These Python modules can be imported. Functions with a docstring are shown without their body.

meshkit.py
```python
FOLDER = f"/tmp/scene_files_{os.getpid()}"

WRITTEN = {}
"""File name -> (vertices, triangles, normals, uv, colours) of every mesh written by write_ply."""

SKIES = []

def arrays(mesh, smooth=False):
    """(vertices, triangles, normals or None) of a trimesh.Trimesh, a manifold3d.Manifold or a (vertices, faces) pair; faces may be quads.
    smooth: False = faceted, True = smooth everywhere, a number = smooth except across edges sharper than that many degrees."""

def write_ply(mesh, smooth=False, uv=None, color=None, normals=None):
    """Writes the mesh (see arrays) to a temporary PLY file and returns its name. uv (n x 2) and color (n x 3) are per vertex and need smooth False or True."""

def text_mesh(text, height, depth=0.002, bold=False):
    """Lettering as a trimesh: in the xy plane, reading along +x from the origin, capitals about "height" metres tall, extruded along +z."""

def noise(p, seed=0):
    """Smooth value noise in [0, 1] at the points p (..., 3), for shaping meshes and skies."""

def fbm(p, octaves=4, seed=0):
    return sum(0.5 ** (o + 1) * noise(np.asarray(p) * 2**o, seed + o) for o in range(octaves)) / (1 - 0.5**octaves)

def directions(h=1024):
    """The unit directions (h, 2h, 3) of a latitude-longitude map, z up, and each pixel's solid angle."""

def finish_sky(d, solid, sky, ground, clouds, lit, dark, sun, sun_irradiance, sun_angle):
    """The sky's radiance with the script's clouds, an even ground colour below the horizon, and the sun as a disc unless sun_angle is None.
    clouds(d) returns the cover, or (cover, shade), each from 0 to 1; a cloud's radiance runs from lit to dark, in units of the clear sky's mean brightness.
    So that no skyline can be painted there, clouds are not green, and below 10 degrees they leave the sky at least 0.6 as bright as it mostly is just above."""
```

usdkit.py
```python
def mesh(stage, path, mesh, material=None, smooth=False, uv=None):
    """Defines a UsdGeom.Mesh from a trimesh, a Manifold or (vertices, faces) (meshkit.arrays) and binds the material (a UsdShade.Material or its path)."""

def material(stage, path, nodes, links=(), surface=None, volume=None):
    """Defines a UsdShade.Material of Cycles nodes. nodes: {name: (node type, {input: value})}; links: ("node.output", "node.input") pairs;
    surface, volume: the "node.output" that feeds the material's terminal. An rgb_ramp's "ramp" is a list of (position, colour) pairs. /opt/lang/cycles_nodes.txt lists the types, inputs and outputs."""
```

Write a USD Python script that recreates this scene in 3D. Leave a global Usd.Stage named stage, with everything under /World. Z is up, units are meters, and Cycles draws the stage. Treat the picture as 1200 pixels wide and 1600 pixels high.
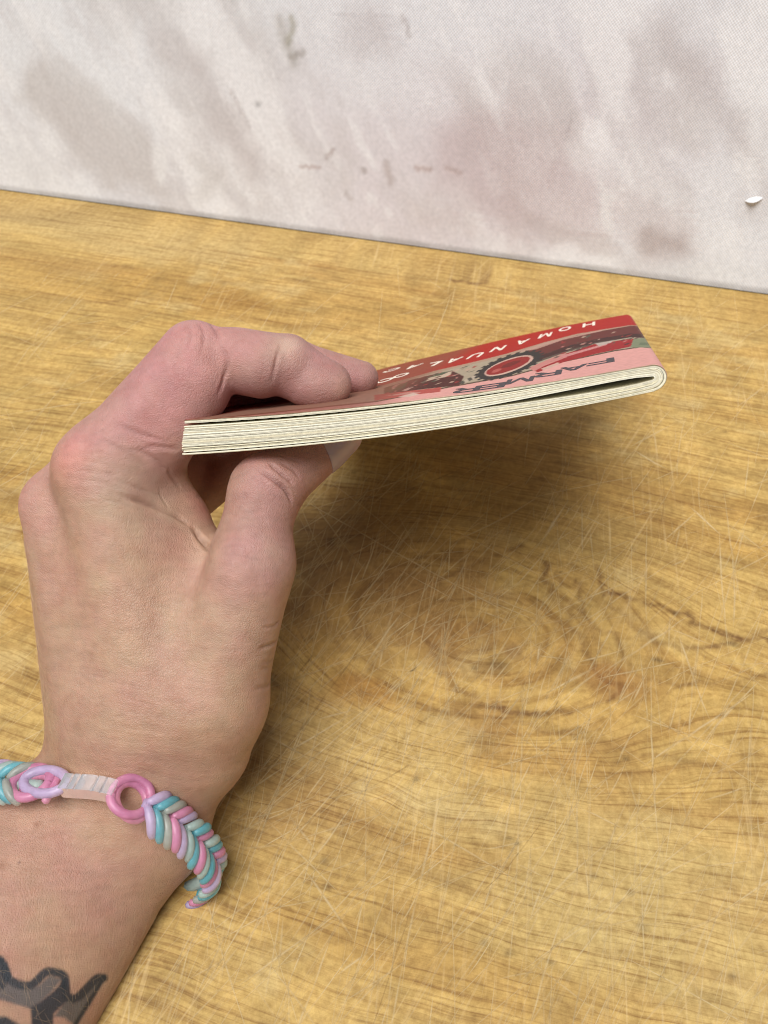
import math, numpy as np, trimesh, shapely, usdkit, meshkit
from scipy.spatial import cKDTree
from scipy.ndimage import distance_transform_edt
from shapely.geometry import Polygon
from pxr import Usd, UsdGeom, UsdLux, UsdShade, Gf, Sdf, Vt

rng = np.random.default_rng(7)
stage = Usd.Stage.CreateInMemory()
UsdGeom.SetStageUpAxis(stage, 'Z'); UsdGeom.SetStageMetersPerUnit(stage, 1.0)
UsdGeom.Xform.Define(stage, '/World'); UsdGeom.Scope.Define(stage, '/World/Looks')

# ------------------------------------------------------------------ camera, sky, light
H, PITCH, FPX = 0.268, math.radians(48), 1300.0
EXPOSURE = -0.18
EYE = np.array([0, 0, H])
RIGHT = np.array([1.0, 0, 0]); FWD = np.array([0, math.cos(PITCH), -math.sin(PITCH)]); UP = np.array([0, math.sin(PITCH), math.cos(PITCH)])
cam = UsdGeom.Camera.Define(stage, '/World/camera')
cam.AddTransformOp().Set(Gf.Matrix4d(*RIGHT, 0, *UP, 0, *(-FWD), 0, *EYE, 1))
cam.CreateHorizontalApertureAttr(24.0); cam.CreateVerticalApertureAttr(32.0)
cam.CreateFocalLengthAttr(24.0 * FPX / 1200)
cam.CreateFStopAttr(24.0); cam.CreateFocusDistanceAttr(0.236)
cam.CreateClippingRangeAttr(Gf.Vec2f(0.01, 100)); cam.CreateExposureAttr(EXPOSURE)

def direction(az, el):          # az from +y towards +x
    return np.array([math.sin(az) * math.cos(el), math.cos(az) * math.cos(el), math.sin(el)])
SUN_AZ, SUN_EL = math.radians(-145), math.radians(73)
SUN = direction(SUN_AZ, SUN_EL)
sky_m = usdkit.material(stage, '/World/Looks/sky_look', {
    'sky': ('sky_texture', {'sky_type': 'single_scattering', 'sun_disc': False, 'sun_elevation': SUN_EL, 'sun_rotation': SUN_AZ}),
    'grey': ('hsv', {'saturation': 0.3, 'value': 1.0, 'hue': 0.5, 'fac': 1.0}),
    'tc': ('texture_coordinate', {}),
    'n': ('noise_texture', {'scale': 2.2, 'detail': 5.0}),
    'r': ('rgb_ramp', {'ramp': [(0.3, (0.8, 0.8, 0.8)), (0.7, (1.15, 1.15, 1.15))]}),
    'm': ('mix_color', {'blend_type': 'multiply', 'fac': 1.0, 'use_clamp': False}),
    'bg': ('background_shader', {'strength': 0.05})},
    [('sky.color', 'grey.color'), ('tc.generated', 'n.vector'), ('n.fac', 'r.fac'), ('grey.color', 'm.a'), ('r.color', 'm.b'), ('m.result', 'bg.color')], surface='bg.background')
dome = UsdLux.DomeLight.Define(stage, '/World/sky')
UsdShade.MaterialBindingAPI.Apply(dome.GetPrim()).Bind(sky_m)
dome.GetPrim().SetCustomDataByKey('kind', 'structure')
sun = UsdLux.DistantLight.Define(stage, '/World/sun')
sun.CreateIntensityAttr(1.15); sun.CreateAngleAttr(38.0); sun.CreateNormalizeAttr(True)
sun.CreateColorAttr(Gf.Vec3f(1.0, 0.985, 0.97))
sx = np.cross([0, 0, 1.0], SUN); sx /= np.linalg.norm(sx); sy = np.cross(SUN, sx)
sun.AddTransformOp().Set(Gf.Matrix4d(*sx, 0, *sy, 0, *SUN, 0, 0, 0, 0, 1))

# ------------------------------------------------------------------ helpers
def cam_mm(px, py, d):          # camera-aligned millimetres of a sight line at depth d (mm)
    px, py, d = np.broadcast_arrays(np.asarray(px, float), py, d)
    return np.stack([(px - 600) * d / FPX, -(py - 800) * d / FPX, -d], -1)
ROT = np.stack([RIGHT, UP, -FWD])           # rows: camera axes in the world
def to_world(p): return np.asarray(p) / 1000 @ ROT + EYE
def to_cam(p): return (np.asarray(p) - EYE) @ ROT.T * 1000
def pix(c): return np.stack([600 + FPX * c[..., 0] / -c[..., 2], 800 - FPX * c[..., 1] / -c[..., 2]], -1)
def on_plane(px, py, origin, normal):
    d = (px - 600) / FPX * RIGHT - (py - 800) / FPX * UP + FWD
    return EYE + d * (((origin - EYE) @ normal) / (d @ normal))
def ground(px, py): return on_plane(px, py, np.zeros(3), np.array([0, 0, 1.0]))

def info(prim, label=None, category=None, group=None, kind=None):
    p = prim.GetPrim() if hasattr(prim, 'GetPrim') else prim
    for k, v in (('label', label), ('category', category), ('group', group), ('kind', kind)):
        if v: p.SetCustomDataByKey(k, v)
    return p
used = {}
def numbered(path):
    n = used.get(path, 0); used[path] = n + 1
    return path if n == 0 else f'{path}_{n:03d}'
def thing(name, base, label, category, group=None):
    x = UsdGeom.Xform.Define(stage, numbered('/World/' + name)); x.AddTranslateOp().Set(Gf.Vec3d(*map(float, base)))
    info(x, label, category, group); return x
def obj(name, mesh, mat, parent=None, smooth=False, col=None, extra=None, label=None, kind=None):
    """mesh in world metres; under a parent it is moved into the parent's space"""
    path = numbered((str(parent.GetPath()) if parent else '/World') + '/' + name)
    v, f, nrm = meshkit.arrays(mesh, smooth)
    if parent:
        v = v - np.array(UsdGeom.XformCache().GetLocalToWorldTransform(parent.GetPrim()).ExtractTranslation())
    m = usdkit.mesh(stage, path, (v, f), mat)
    if nrm is not None:
        m.CreateNormalsAttr(Vt.Vec3fArray.FromNumpy(nrm.astype(np.float32))); m.SetNormalsInterpolation('vertex')
    api = UsdGeom.PrimvarsAPI(m)
    if col is not None:
        api.CreatePrimvar('tint', Sdf.ValueTypeNames.Color3fArray, 'vertex').Set(Vt.Vec3fArray.FromNumpy(np.asarray(col, np.float32)))
    for k, a in (extra or {}).items():
        api.CreatePrimvar(k, Sdf.ValueTypeNames.FloatArray, 'vertex').Set(Vt.FloatArray.FromNumpy(np.asarray(a, np.float32)))
    info(m, label=label, kind=kind)
    return m
def sm(x, a, b):
    t = np.clip((x - a) / (b - a), 0, 1); return t * t * (3 - 2 * t)
def mixc(c, col, w): return c * (1 - w[:, None]) + np.asarray(col) * w[:, None]
def dense(pts, step):
    pts = np.asarray(pts, float); out = []
    for a, b in zip(pts[:-1], pts[1:]):
        n = max(2, int(np.linalg.norm(b - a) / step) + 1); out.append(a + (b - a) * np.linspace(0, 1, n, endpoint=False)[:, None])
    return np.vstack(out + [pts[-1:]])
def catmull(pts, n=8):
    P = np.asarray(pts, float); P = np.vstack([2 * P[0] - P[1], P, 2 * P[-1] - P[-2]]); out = []
    for i in range(1, len(P) - 2):
        t = np.linspace(0, 1, n, endpoint=False)[:, None]; a, b, c, d = P[i - 1:i + 3]
        out.append(0.5 * (2 * b + (c - a) * t + (2 * a - 5 * b + 4 * c - d) * t ** 2 + (3 * b - a - 3 * c + d) * t ** 3))
    return np.vstack(out + [P[-2:-1]])
def grid_faces(n, m, off=0, flip=False):
    i = np.arange(n * m).reshape(n, m) + off
    a, b, c, d = i[:-1, :-1].ravel(), i[1:, :-1].ravel(), i[1:, 1:].ravel(), i[:-1, 1:].ravel()
    q = np.stack([a, b, c, d], 1)
    return q[:, ::-1] if flip else q
def tube(path, r, seg=10, cap=True):
    path = np.asarray(path, float); n = len(path); r = np.broadcast_to(r, n)
    t = np.gradient(path, axis=0); t /= np.linalg.norm(t, axis=1, keepdims=True)
    u = np.cross(t[0], [0.3, 0.5, 0.81]); u /= np.linalg.norm(u); rings = []
    for i in range(n):
        u = u - t[i] * (u @ t[i]); u /= np.linalg.norm(u); w = np.cross(t[i], u)
        a = np.linspace(0, 2 * np.pi, seg, endpoint=False)[:, None]
        rings.append(path[i] + r[i] * (np.cos(a) * u + np.sin(a) * w))
    v = np.vstack(rings); f = []
    for i in range(n - 1):
        for k in range(seg):
            k2 = (k + 1) % seg; f += [[i * seg + k, i * seg + k2, (i + 1) * seg + k2], [i * seg + k, (i + 1) * seg + k2, (i + 1) * seg + k]]
    if cap:
        v = np.vstack([v, path[:1] - t[0] * r[0] * .6, path[-1:] + t[-1] * r[-1] * .6]); c0, c1 = n * seg, n * seg + 1
        for k in range(seg):
            k2 = (k + 1) % seg; f += [[c0, k2, k], [c1, (n - 1) * seg + k, (n - 1) * seg + k2]]
    return v, np.array(f)
def join(parts):
    n, V, F = 0, [], []
    for v, f in parts:
        V.append(v); F.append(np.asarray(f) + n); n += len(v)
    return np.vstack(V), np.vstack(F)

# ------------------------------------------------------------------ materials
def mat(name, nodes, links, surface='p.BSDF'): return usdkit.material(stage, '/World/Looks/' + name, nodes, links, surface=surface)
skin_m = mat('skin', {
    'a': ('attribute', {'attribute': 'tint'}), 'tc': ('texture_coordinate', {}),
    'mott': ('noise_texture', {'scale': 160.0, 'detail': 4.0, 'roughness': 0.6}),
    'mr': ('rgb_ramp', {'ramp': [(0.25, (0.90, 0.84, 0.82)), (0.5, (1.0, 1.0, 1.0)), (0.75, (1.07, 1.10, 1.10))]}),
    'mul': ('mix_color', {'blend_type': 'multiply', 'fac': 1.0, 'use_clamp': False}),
    'v': ('voronoi_texture', {'feature': 'distance_to_edge', 'scale': 1700.0}),
    'vs': ('math', {'math_type': 'minimum', 'value2': 0.25}),
    'n2': ('noise_texture', {'scale': 1500.0, 'detail': 3.0}),
    'hm': ('math', {'math_type': 'multiply_add', 'value2': 1.4}),
    'bump': ('bump', {'strength': 0.7, 'distance': 0.0003}),
    'p': ('principled_bsdf', {'roughness': 0.48, 'subsurface_weight': 0.12, 'subsurface_scale': 0.0022, 'subsurface_radius': (1.0, 0.35, 0.2), 'specular_ior_level': 0.42})},
    [('tc.object', 'mott.vector'), ('mott.fac', 'mr.fac'), ('a.color', 'mul.a'), ('mr.color', 'mul.b'), ('mul.result', 'p.base_color'),
     ('tc.object', 'v.vector'), ('tc.object', 'n2.vector'), ('v.distance', 'vs.value1'), ('vs.value', 'hm.value1'), ('n2.fac', 'hm.value3'), ('hm.value', 'bump.height'), ('bump.normal', 'p.normal')])
nail_m = mat('nail', {'p': ('principled_bsdf', {'base_color': (0.50, 0.32, 0.36), 'roughness': 0.3, 'subsurface_weight': 0.3, 'subsurface_scale': 0.002, 'coat_weight': 0.3})}, [])
def paper(name, base, rough=0.85, scale=900, amount=0.12):
    return mat(name, {'tc': ('texture_coordinate', {}), 'n': ('noise_texture', {'scale': float(scale), 'detail': 4.0}),
        'r': ('rgb_ramp', {'ramp': [(0.25, tuple(np.array(base) * (1 - amount * 1.6))), (0.75, tuple(np.minimum(1, np.array(base) * (1 + amount * .6))))]}),
        'b': ('bump', {'strength': 0.3, 'distance': 0.0002}),
        'p': ('principled_bsdf', {'roughness': rough, 'specular_ior_level': 0.2})},
        [('tc.object', 'n.vector'), ('n.fac', 'r.fac'), ('r.color', 'p.base_color'), ('n.fac', 'b.height'), ('b.normal', 'p.normal')])
page_ms = [paper('page_paper', (0.81, 0.775, 0.61)), paper('page_paper_light', (0.88, 0.84, 0.68)), paper('page_paper_aged', (0.78, 0.71, 0.51))]
cover_m = mat('cover_print', {'a': ('attribute', {'attribute': 'tint'}), 'tc': ('texture_coordinate', {}), 'n': ('noise_texture', {'scale': 700.0, 'detail': 4.0}),
    'r': ('rgb_ramp', {'ramp': [(0.25, (0.86, 0.86, 0.86)), (0.75, (1.06, 1.06, 1.06))]}), 'mul': ('mix_color', {'blend_type': 'multiply', 'fac': 1.0}),
    'p': ('principled_bsdf', {'roughness': 0.55, 'specular_ior_level': 0.06})},
    [('tc.object', 'n.vector'), ('n.fac', 'r.fac'), ('a.color', 'mul.a'), ('r.color', 'mul.b'), ('mul.result', 'p.base_color')])
ink_white = mat('ink_white', {'p': ('principled_bsdf', {'base_color': (0.88, 0.80, 0.68), 'roughness': 0.6})}, [])
ink_black = mat('ink_black', {'p': ('principled_bsdf', {'base_color': (0.045, 0.035, 0.045), 'roughness': 0.6})}, [])

# ------------------------------------------------------------------ tabletop
B0, B1 = ground(0, 297), ground(1200, 461)          # foot of the backdrop
GDIR = (B1 - B0) / np.linalg.norm(B1 - B0); GN = np.array([-GDIR[1], GDIR[0], 0])     # along the grain; across it, away from the camera
def axis(a0, a, b, b1, step, coarse):
    return np.concatenate([np.arange(a0, a, coarse), np.arange(a, b, step), np.arange(b, b1 + coarse, coarse)])
KN = ground(745, 985)
ga = axis(-0.75, -0.26, 0.30, 0.85, 0.00105, 0.03); na = axis(-0.36, -0.07, 0.42, 0.50, 0.00105, 0.03)
org = np.array([0.0, 0.0, 0.0])
GG, NN = np.meshgrid(ga, na, indexing='ij')
TV = org + GG[..., None] * GDIR + NN[..., None] * GN
g, r = (TV - KN).reshape(-1, 3) @ GDIR, (TV - KN).reshape(-1, 3) @ GN
flat = np.stack([g, r, np.zeros_like(g)], 1)
N = lambda sg, sr, seed, o=3, d=0: meshkit.fbm(np.stack([g * sg, (r if np.isscalar(d) else d) * sr, np.zeros_like(g) + seed * 7.3], 1), o, seed)
wob = (N(7, 12, 1) - .5) * 0.013 + (N(45, 70, 19, 3) - .5) * .008 * np.exp(-(g ** 2 + r ** 2) / .12 ** 2) + (N(30, 40, 2) - .5) * 0.006
e = 0.62
rad2 = (g * e) ** 2 + (r + wob * .6) ** 2
RK = 0.042
psi = np.where(rad2 > RK ** 2, (r + wob * .6) * (1 - RK ** 2 / np.maximum(rad2, 1e-9)), -0.35 * (RK - np.sqrt(rad2)))
psi = psi + wob * .15 + g * .02
inside = sm(np.sqrt(rad2), RK * 1.5, RK * .8)
base = np.tile(np.array([0.640, 0.440, 0.165]), (len(g), 1))
big = N(4, 12, 3, 4); mid = meshkit.fbm(np.stack([g * 7, psi * 60, 0 * g], 1), 4, 5); fine = meshkit.fbm(np.stack([g * 7, psi * 300, 0 * g + 3], 1), 3, 6)
base = mixc(base, (0.53, 0.325, 0.100), sm(mid, .42, .72) * .7)
base = mixc(base, (0.70, 0.53, 0.26), sm(big, .48, .75) * .6)
base = mixc(base, (0.42, 0.245, 0.080), sm(fine, .54, .76) * (.16 + .34 * sm(N(6, 9, 8), .4, .7)))
fin2 = meshkit.fbm(np.stack([g * 14, psi * 700, 0 * g + 9], 1), 2, 16); base = mixc(base, (0.40, 0.23, 0.075), sm(fin2, .55, .8) * .42)
ring = .5 + .5 * np.sin(psi * 2 * np.pi / 0.0075 + 5 * (N(20, 30, 9) - .5))
base = mixc(base, (0.36, 0.19, 0.06), sm(ring, .80, 1.0) * (.10 + .22 * inside) * sm(N(14, 30, 10), .38, .62))
blot = N(38, 45, 11, 4); nfield = (N(60, 60, 20, 3) - .5) * 1.1
base = mixc(base, (0.36, 0.20, 0.07), sm(blot, .54, .74) * (.22 + .5 * inside)); base *= (1 + (meshkit.fbm(np.stack([g * 90, r * 150, 0 * g + 4], 1), 4, 17) - .5) * .55)[:, None]; base = mixc(base, (.74, .60, .33), sm(N(55, 70, 18, 4), .55, .75) * .4)
def gp(px, py): q = ground(px, py) - KN; return np.array([q @ GDIR, q @ GN])
def gstroke(pts, width, jit=0.0012, seed=0):
    P = dense(catmull([gp(*p) for p in pts]), 0.0006); rr = np.random.default_rng(seed)
    k = np.convolve(rr.normal(0, 1, len(P) + 16), np.ones(9) / 3, 'same')[:len(P)]
    P = P + k[:, None] * jit * .35
    d, i = cKDTree(P).query(flat[:, :2], distance_upper_bound=width * 3)
    i = np.minimum(i, len(P) - 1); vary = .55 + .45 * np.clip(1 + np.convolve(rr.normal(0, 1, len(P)), np.ones(25) / 5, 'same'), 0, 1.6)[i]
    return np.where(np.isfinite(d), np.exp(-(d / width) ** 2), 0) * vary
lines = [([(852, 880), (866, 935), (900, 990), (925, 1040), (965, 1082), (900, 1108), (830, 1114), (740, 1100)], .0013, .8),
         ([(930, 885), (960, 945), (1025, 1000), (1100, 1012), (1200, 985)], .0012, .8), ([(955, 925), (1055, 957), (1130, 990), (1210, 1003)], .0013, .85),
         ([(465, 815), (545, 870), (612, 932), (690, 905), (745, 880), (820, 850)], .0014, .75), ([(480, 880), (560, 900), (600, 930)], .0012, .5), ([(900, 905), (925, 965), (968, 1008), (1010, 1060), (1100, 1070), (1200, 1055)], .0012, .5),
         ([(690, 960), (672, 1010), (700, 1060), (745, 1090)], .0016, .55), ([(750, 970), (775, 985), (765, 1010), (735, 1000), (750, 970)], .0022, .65), ([(720, 1015), (755, 1020), (790, 985)], .0014, .4),
         ([(560, 1080), (700, 1110), (850, 1140), (1000, 1175), (1200, 1215)], .0011, .4), ([(870, 895), (900, 950), (935, 985), (945, 1040)], .0011, .55), ([(640, 880), (700, 850), (800, 830)], .0012, .5),
         ([(700, 438), (758, 443)], .0016, .9), ([(640, 420), (675, 428)], .0012, .5), ([(20, 478), (190, 470)], .0016, .35)]
for i, (pts, w, a) in enumerate(lines):
    base = mixc(base, (0.19, 0.09, 0.035), np.clip(gstroke(pts, w * .8, .0024, i) * a * .85, 0, 1))
def gblob(px, py, rx, ry, col, a, seed, base):
    q = gp(px, py); d = np.hypot((flat[:, 0] - q[0]) / rx, (flat[:, 1] - q[1]) / ry) + nfield
    return mixc(base, col, sm(d, 1, .25) * a)
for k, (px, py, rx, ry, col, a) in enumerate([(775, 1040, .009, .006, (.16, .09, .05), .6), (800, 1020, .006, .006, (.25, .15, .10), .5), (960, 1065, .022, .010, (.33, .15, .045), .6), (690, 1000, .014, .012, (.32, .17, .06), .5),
        (600, 930, .05, .03, (.33, .19, .07), .55), (570, 830, .060, .04, (.30, .17, .065), .75), (520, 900, .03, .03, (.30, .17, .065), .5), (640, 960, .07, .03, (.34, .19, .07), .5), (420, 1200, .05, .025, (.36, .21, .08), .55), (760, 800, .10, .03, (.44, .27, .09), .5), (370, 470, .02, .012, (.40, .22, .06), .6), (60, 330, .05, .02, (.34, .23, .12), .6), (1150, 468, .07, .012, (.25, .19, .11), .85), (900, 430, .04, .004, (.25, .19, .11), .7), (1080, 452, .05, .006, (.22, .17, .10), .8), (700, 398, .08, .003, (.30, .22, .12), .6), (300, 345, .10, .003, (.32, .24, .13), .6), (990, 445, .03, .008, (.24, .19, .12), .6), (560, 1080, .02, .008, (.45, .22, .05), .6),  # the wide browns paint in booklet, hand and arm shadow over darker wood
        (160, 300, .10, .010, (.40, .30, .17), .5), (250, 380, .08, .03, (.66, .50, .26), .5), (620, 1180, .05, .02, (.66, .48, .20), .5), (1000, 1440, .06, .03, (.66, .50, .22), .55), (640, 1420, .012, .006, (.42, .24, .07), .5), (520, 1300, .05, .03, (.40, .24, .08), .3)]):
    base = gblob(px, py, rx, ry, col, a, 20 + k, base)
specks = rng.uniform([-.3, -.25], [.4, .45], (260, 2)); ss = rng.uniform(.0004, .0009, 260); sa = rng.uniform(.1, .6, 260)
named = [gp(*p) for p in [(808, 1318), (795, 1310), (757, 1472), (795, 1489), (860, 1503), (927, 1369), (985, 1394), (512, 1386), (507, 1345), (742, 1044), (1055, 958), (1140, 1005), (1148, 1008), (1032, 1033), (1025, 1030), (490, 435), (830, 444), (978, 1185), (650, 1218), (1005, 1450), (1145, 1525), (257, 1420)]]
specks[:len(named)] = named; ss[:len(named)] = rng.uniform(.0007, .0012, len(named)); sa[:len(named)] = .6
T2 = cKDTree(flat[:, :2])
for q, s, a in zip(specks, ss, sa):
    ix = np.array(T2.query_ball_point(q, s * 3.5), int)
    if len(ix):
        d = flat[ix, :2] - q; w = np.exp(-((d[:, 0] / (s * 1.5)) ** 2 + (d[:, 1] / s) ** 2)) * a
        base[ix] = base[ix] * (1 - w[:, None]) + np.array([.09, .055, .03]) * w[:, None]
base *= np.array([.785, .76, .64])
wood_m = mat('wood', {'a': ('attribute', {'attribute': 'tint'}), 'gc': ('attribute', {'attribute': 'grain'}), 'ac': ('attribute', {'attribute': 'along'}),
    'cx': ('combine_xyz', {}), 'mp': ('mapping', {'scale': (24.0, 760.0, 1.0)}), 'n': ('noise_texture', {'scale': 1.0, 'detail': 5.0, 'roughness': 0.65}),
    'r': ('rgb_ramp', {'ramp': [(0.32, (0.52, 0.41, 0.31)), (0.50, (1, 1, 1)), (0.75, (1.12, 1.14, 1.18))]}),
    'tc': ('texture_coordinate', {}), 'n2': ('noise_texture', {'scale': 330.0, 'detail': 5.0, 'roughness': 0.75}), 'r2': ('rgb_ramp', {'ramp': [(0.32, (0.70, 0.65, 0.58)), (0.68, (1.12, 1.13, 1.15))]}),
    **{f'k{j}': ('mapping', {'mapping_type': 'texture', 'rotation': (0.0, 0.0, rot), 'scale': (1 / sa_, 1 / sb_, 1.0)}) for j, (rot, sa_, sb_) in enumerate([(1.0, 11., 620.), (1.42, 13., 560.)])},
    **{f'kn{j}': ('noise_texture', {'scale': 1.0, 'detail': 2.0, 'roughness': 0.6}) for j in range(2)},
    'kmax': ('math', {'math_type': 'maximum'}), 'kr': ('rgb_ramp', {'ramp': [(0.58, (0, 0, 0)), (0.74, (1, 1, 1))]}),
    'kpatch': ('noise_texture', {'scale': 14.0, 'detail': 3.0}), 'kpr': ('rgb_ramp', {'ramp': [(0.42, (0.04, 0.04, 0.04)), (0.68, (0.55, 0.55, 0.55))]}),
    'kf': ('mix_color', {'blend_type': 'multiply', 'fac': 1.0}), 'm3': ('mix_color', {'b': (0.70, 0.52, 0.26)}), 'kbw': ('rgb_to_bw', {}),
    'm1': ('mix_color', {'blend_type': 'multiply', 'fac': 0.8, 'use_clamp': False}), 'm2': ('mix_color', {'blend_type': 'multiply', 'fac': 1.0, 'use_clamp': False}),
    'bump': ('bump', {'strength': 0.35, 'distance': 0.0004}),
    'p': ('principled_bsdf', {'roughness': 0.62, 'specular_ior_level': 0.3})},
    [('ac.fac', 'cx.x'), ('gc.fac', 'cx.y'), ('cx.vector', 'mp.vector'), ('mp.vector', 'n.vector'), ('n.fac', 'r.fac'), ('tc.object', 'n2.vector'), ('n2.fac', 'r2.fac'),
     ('a.color', 'm1.a'), ('r.color', 'm1.b'), ('m1.result', 'm2.a'), ('r2.color', 'm2.b'),
     *[(f'tc.object', f'k{j}.vector') for j in range(2)], *[(f'k{j}.vector', f'kn{j}.vector') for j in range(2)], ('kn0.fac', 'kmax.value1'), ('kn1.fac', 'kmax.value2'), ('kmax.value', 'kr.fac'), ('tc.object', 'kpatch.vector'), ('kpatch.fac', 'kpr.fac'), ('kr.color', 'kf.a'), ('kpr.color', 'kf.b'), ('kf.result', 'kbw.color'), ('kbw.val', 'm3.fac'), ('m2.result', 'm3.a'), ('m3.result', 'p.base_color'), ('n.fac', 'bump.height'), ('bump.normal', 'p.normal')])
n0, n1 = GG.shape
top = TV.reshape(-1, 3)
rimi = np.concatenate([np.arange(n0) * n1, (n0 - 1) * n1 + np.arange(1, n1), (np.arange(n0 - 2, -1, -1)) * n1 + n1 - 1, np.arange(n1 - 2, 0, -1)])
low = top[rimi] - [0, 0, .03]; k = len(rimi); j = np.arange(k); j2 = (j + 1) % k
sides = np.stack([rimi[j], len(top) + j, len(top) + j2, rimi[j2]], 1)
TF = np.vstack([grid_faces(n0, n1), sides])
pad = lambda a: np.concatenate([a, a[rimi]])
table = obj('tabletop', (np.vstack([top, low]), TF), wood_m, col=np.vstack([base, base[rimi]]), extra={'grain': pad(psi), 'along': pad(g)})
info(table, 'worn scratched yellow wooden tabletop with a large knot', None, kind='structure')

# ------------------------------------------------------------------ knife marks on the tabletop
scratch_m = mat('scratch', {'a': ('attribute', {'attribute': 'tint'}), 'f': ('attribute', {'attribute': 'fade'}), 't': ('transparent_bsdf', {}), 'd': ('diffuse_bsdf', {}), 'm': ('mix_closure', {})},
    [('a.color', 'd.color'), ('f.fac', 'm.fac'), ('t.BSDF', 'm.closure1'), ('d.BSDF', 'm.closure2')], surface='m.closure')
def ribbons(specs, z):
    V, F, C, A = [], [], [], []; n = 0
    for p0, p1, w, col, a in specs:
        L = np.linalg.norm(p1 - p0); m = max(4, int(L / .006)); t = np.linspace(0, 1, m)
        d = (p1 - p0) / L; nn = np.array([-d[1], d[0]]); bow = rng.normal(0, .012) * L
        c = p0 + (p1 - p0) * t[:, None] + nn * (bow * np.sin(np.pi * t) + rng.normal(0, .00012, m))[:, None]
        ww = w * np.sin(np.pi * np.clip(t, .04, .96)) ** .5 * rng.uniform(.6, 1.2, m)
        al = a * np.clip(rng.uniform(.35, 1.2, m), 0, 1) * np.minimum(1, np.minimum(t, 1 - t) * 8)
        for s in (-1, 0, 1):
            V.append(np.column_stack([c + nn * (s * ww / 2)[:, None], np.full(m, z)])); A.append(al * (1 if s == 0 else 0)); C.append(np.tile(col, (m, 1)))
        for s in (0, 1):
            i = n + s * m + np.arange(m - 1); F.append(np.stack([i, i + 1, i + m + 1, i + m], 1))
        n += 3 * m
    return np.vstack(V), np.vstack(F), np.vstack(C), np.concatenate(A)
specs = []
def gxy(px, py): return ground(px, py)[:2]
for (x0, y0, x1, y1, w, a) in [(840, 860, 890, 780, .0018, .75), (700, 850, 850, 770, .0012, .6), (985, 700, 1045, 735, .0016, .6), (1075, 790, 1130, 840, .0016, .7), (1060, 990, 1110, 1130, .0012, .6), (930, 1060, 1080, 960, .0014, .65), (1130, 760, 1160, 960, .0011, .45),
        (840, 1090, 935, 1040, .0016, .7), (560, 1060, 640, 940, .0012, .6), (1090, 1010, 1075, 1160, .0012, .6), (1000, 1200, 1180, 1080, .0014, .6), (830, 1130, 960, 1030, .0012, .55), (440, 1180, 560, 1110, .0014, .6), (845, 1005, 838, 1040, .002, .85), (470, 1350, 560, 1480, .0012, .6), (440, 1260, 500, 1340, .0012, .5),
        (980, 700, 1060, 660, .0012, .5), (550, 1260, 640, 1230, .0014, .45), (300, 1240, 360, 1200, .0012, .5), (1145, 640, 1200, 600, .0014, .45), (1080, 1180, 1190, 1060, .0014, .6), (870, 460, 1010, 520, .001, .35), (860, 590, 1000, 650, .001, .35)]:
    specs.append((gxy(x0, y0), gxy(x1, y1), w, (.80, .65, .38), a * .8))
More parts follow.
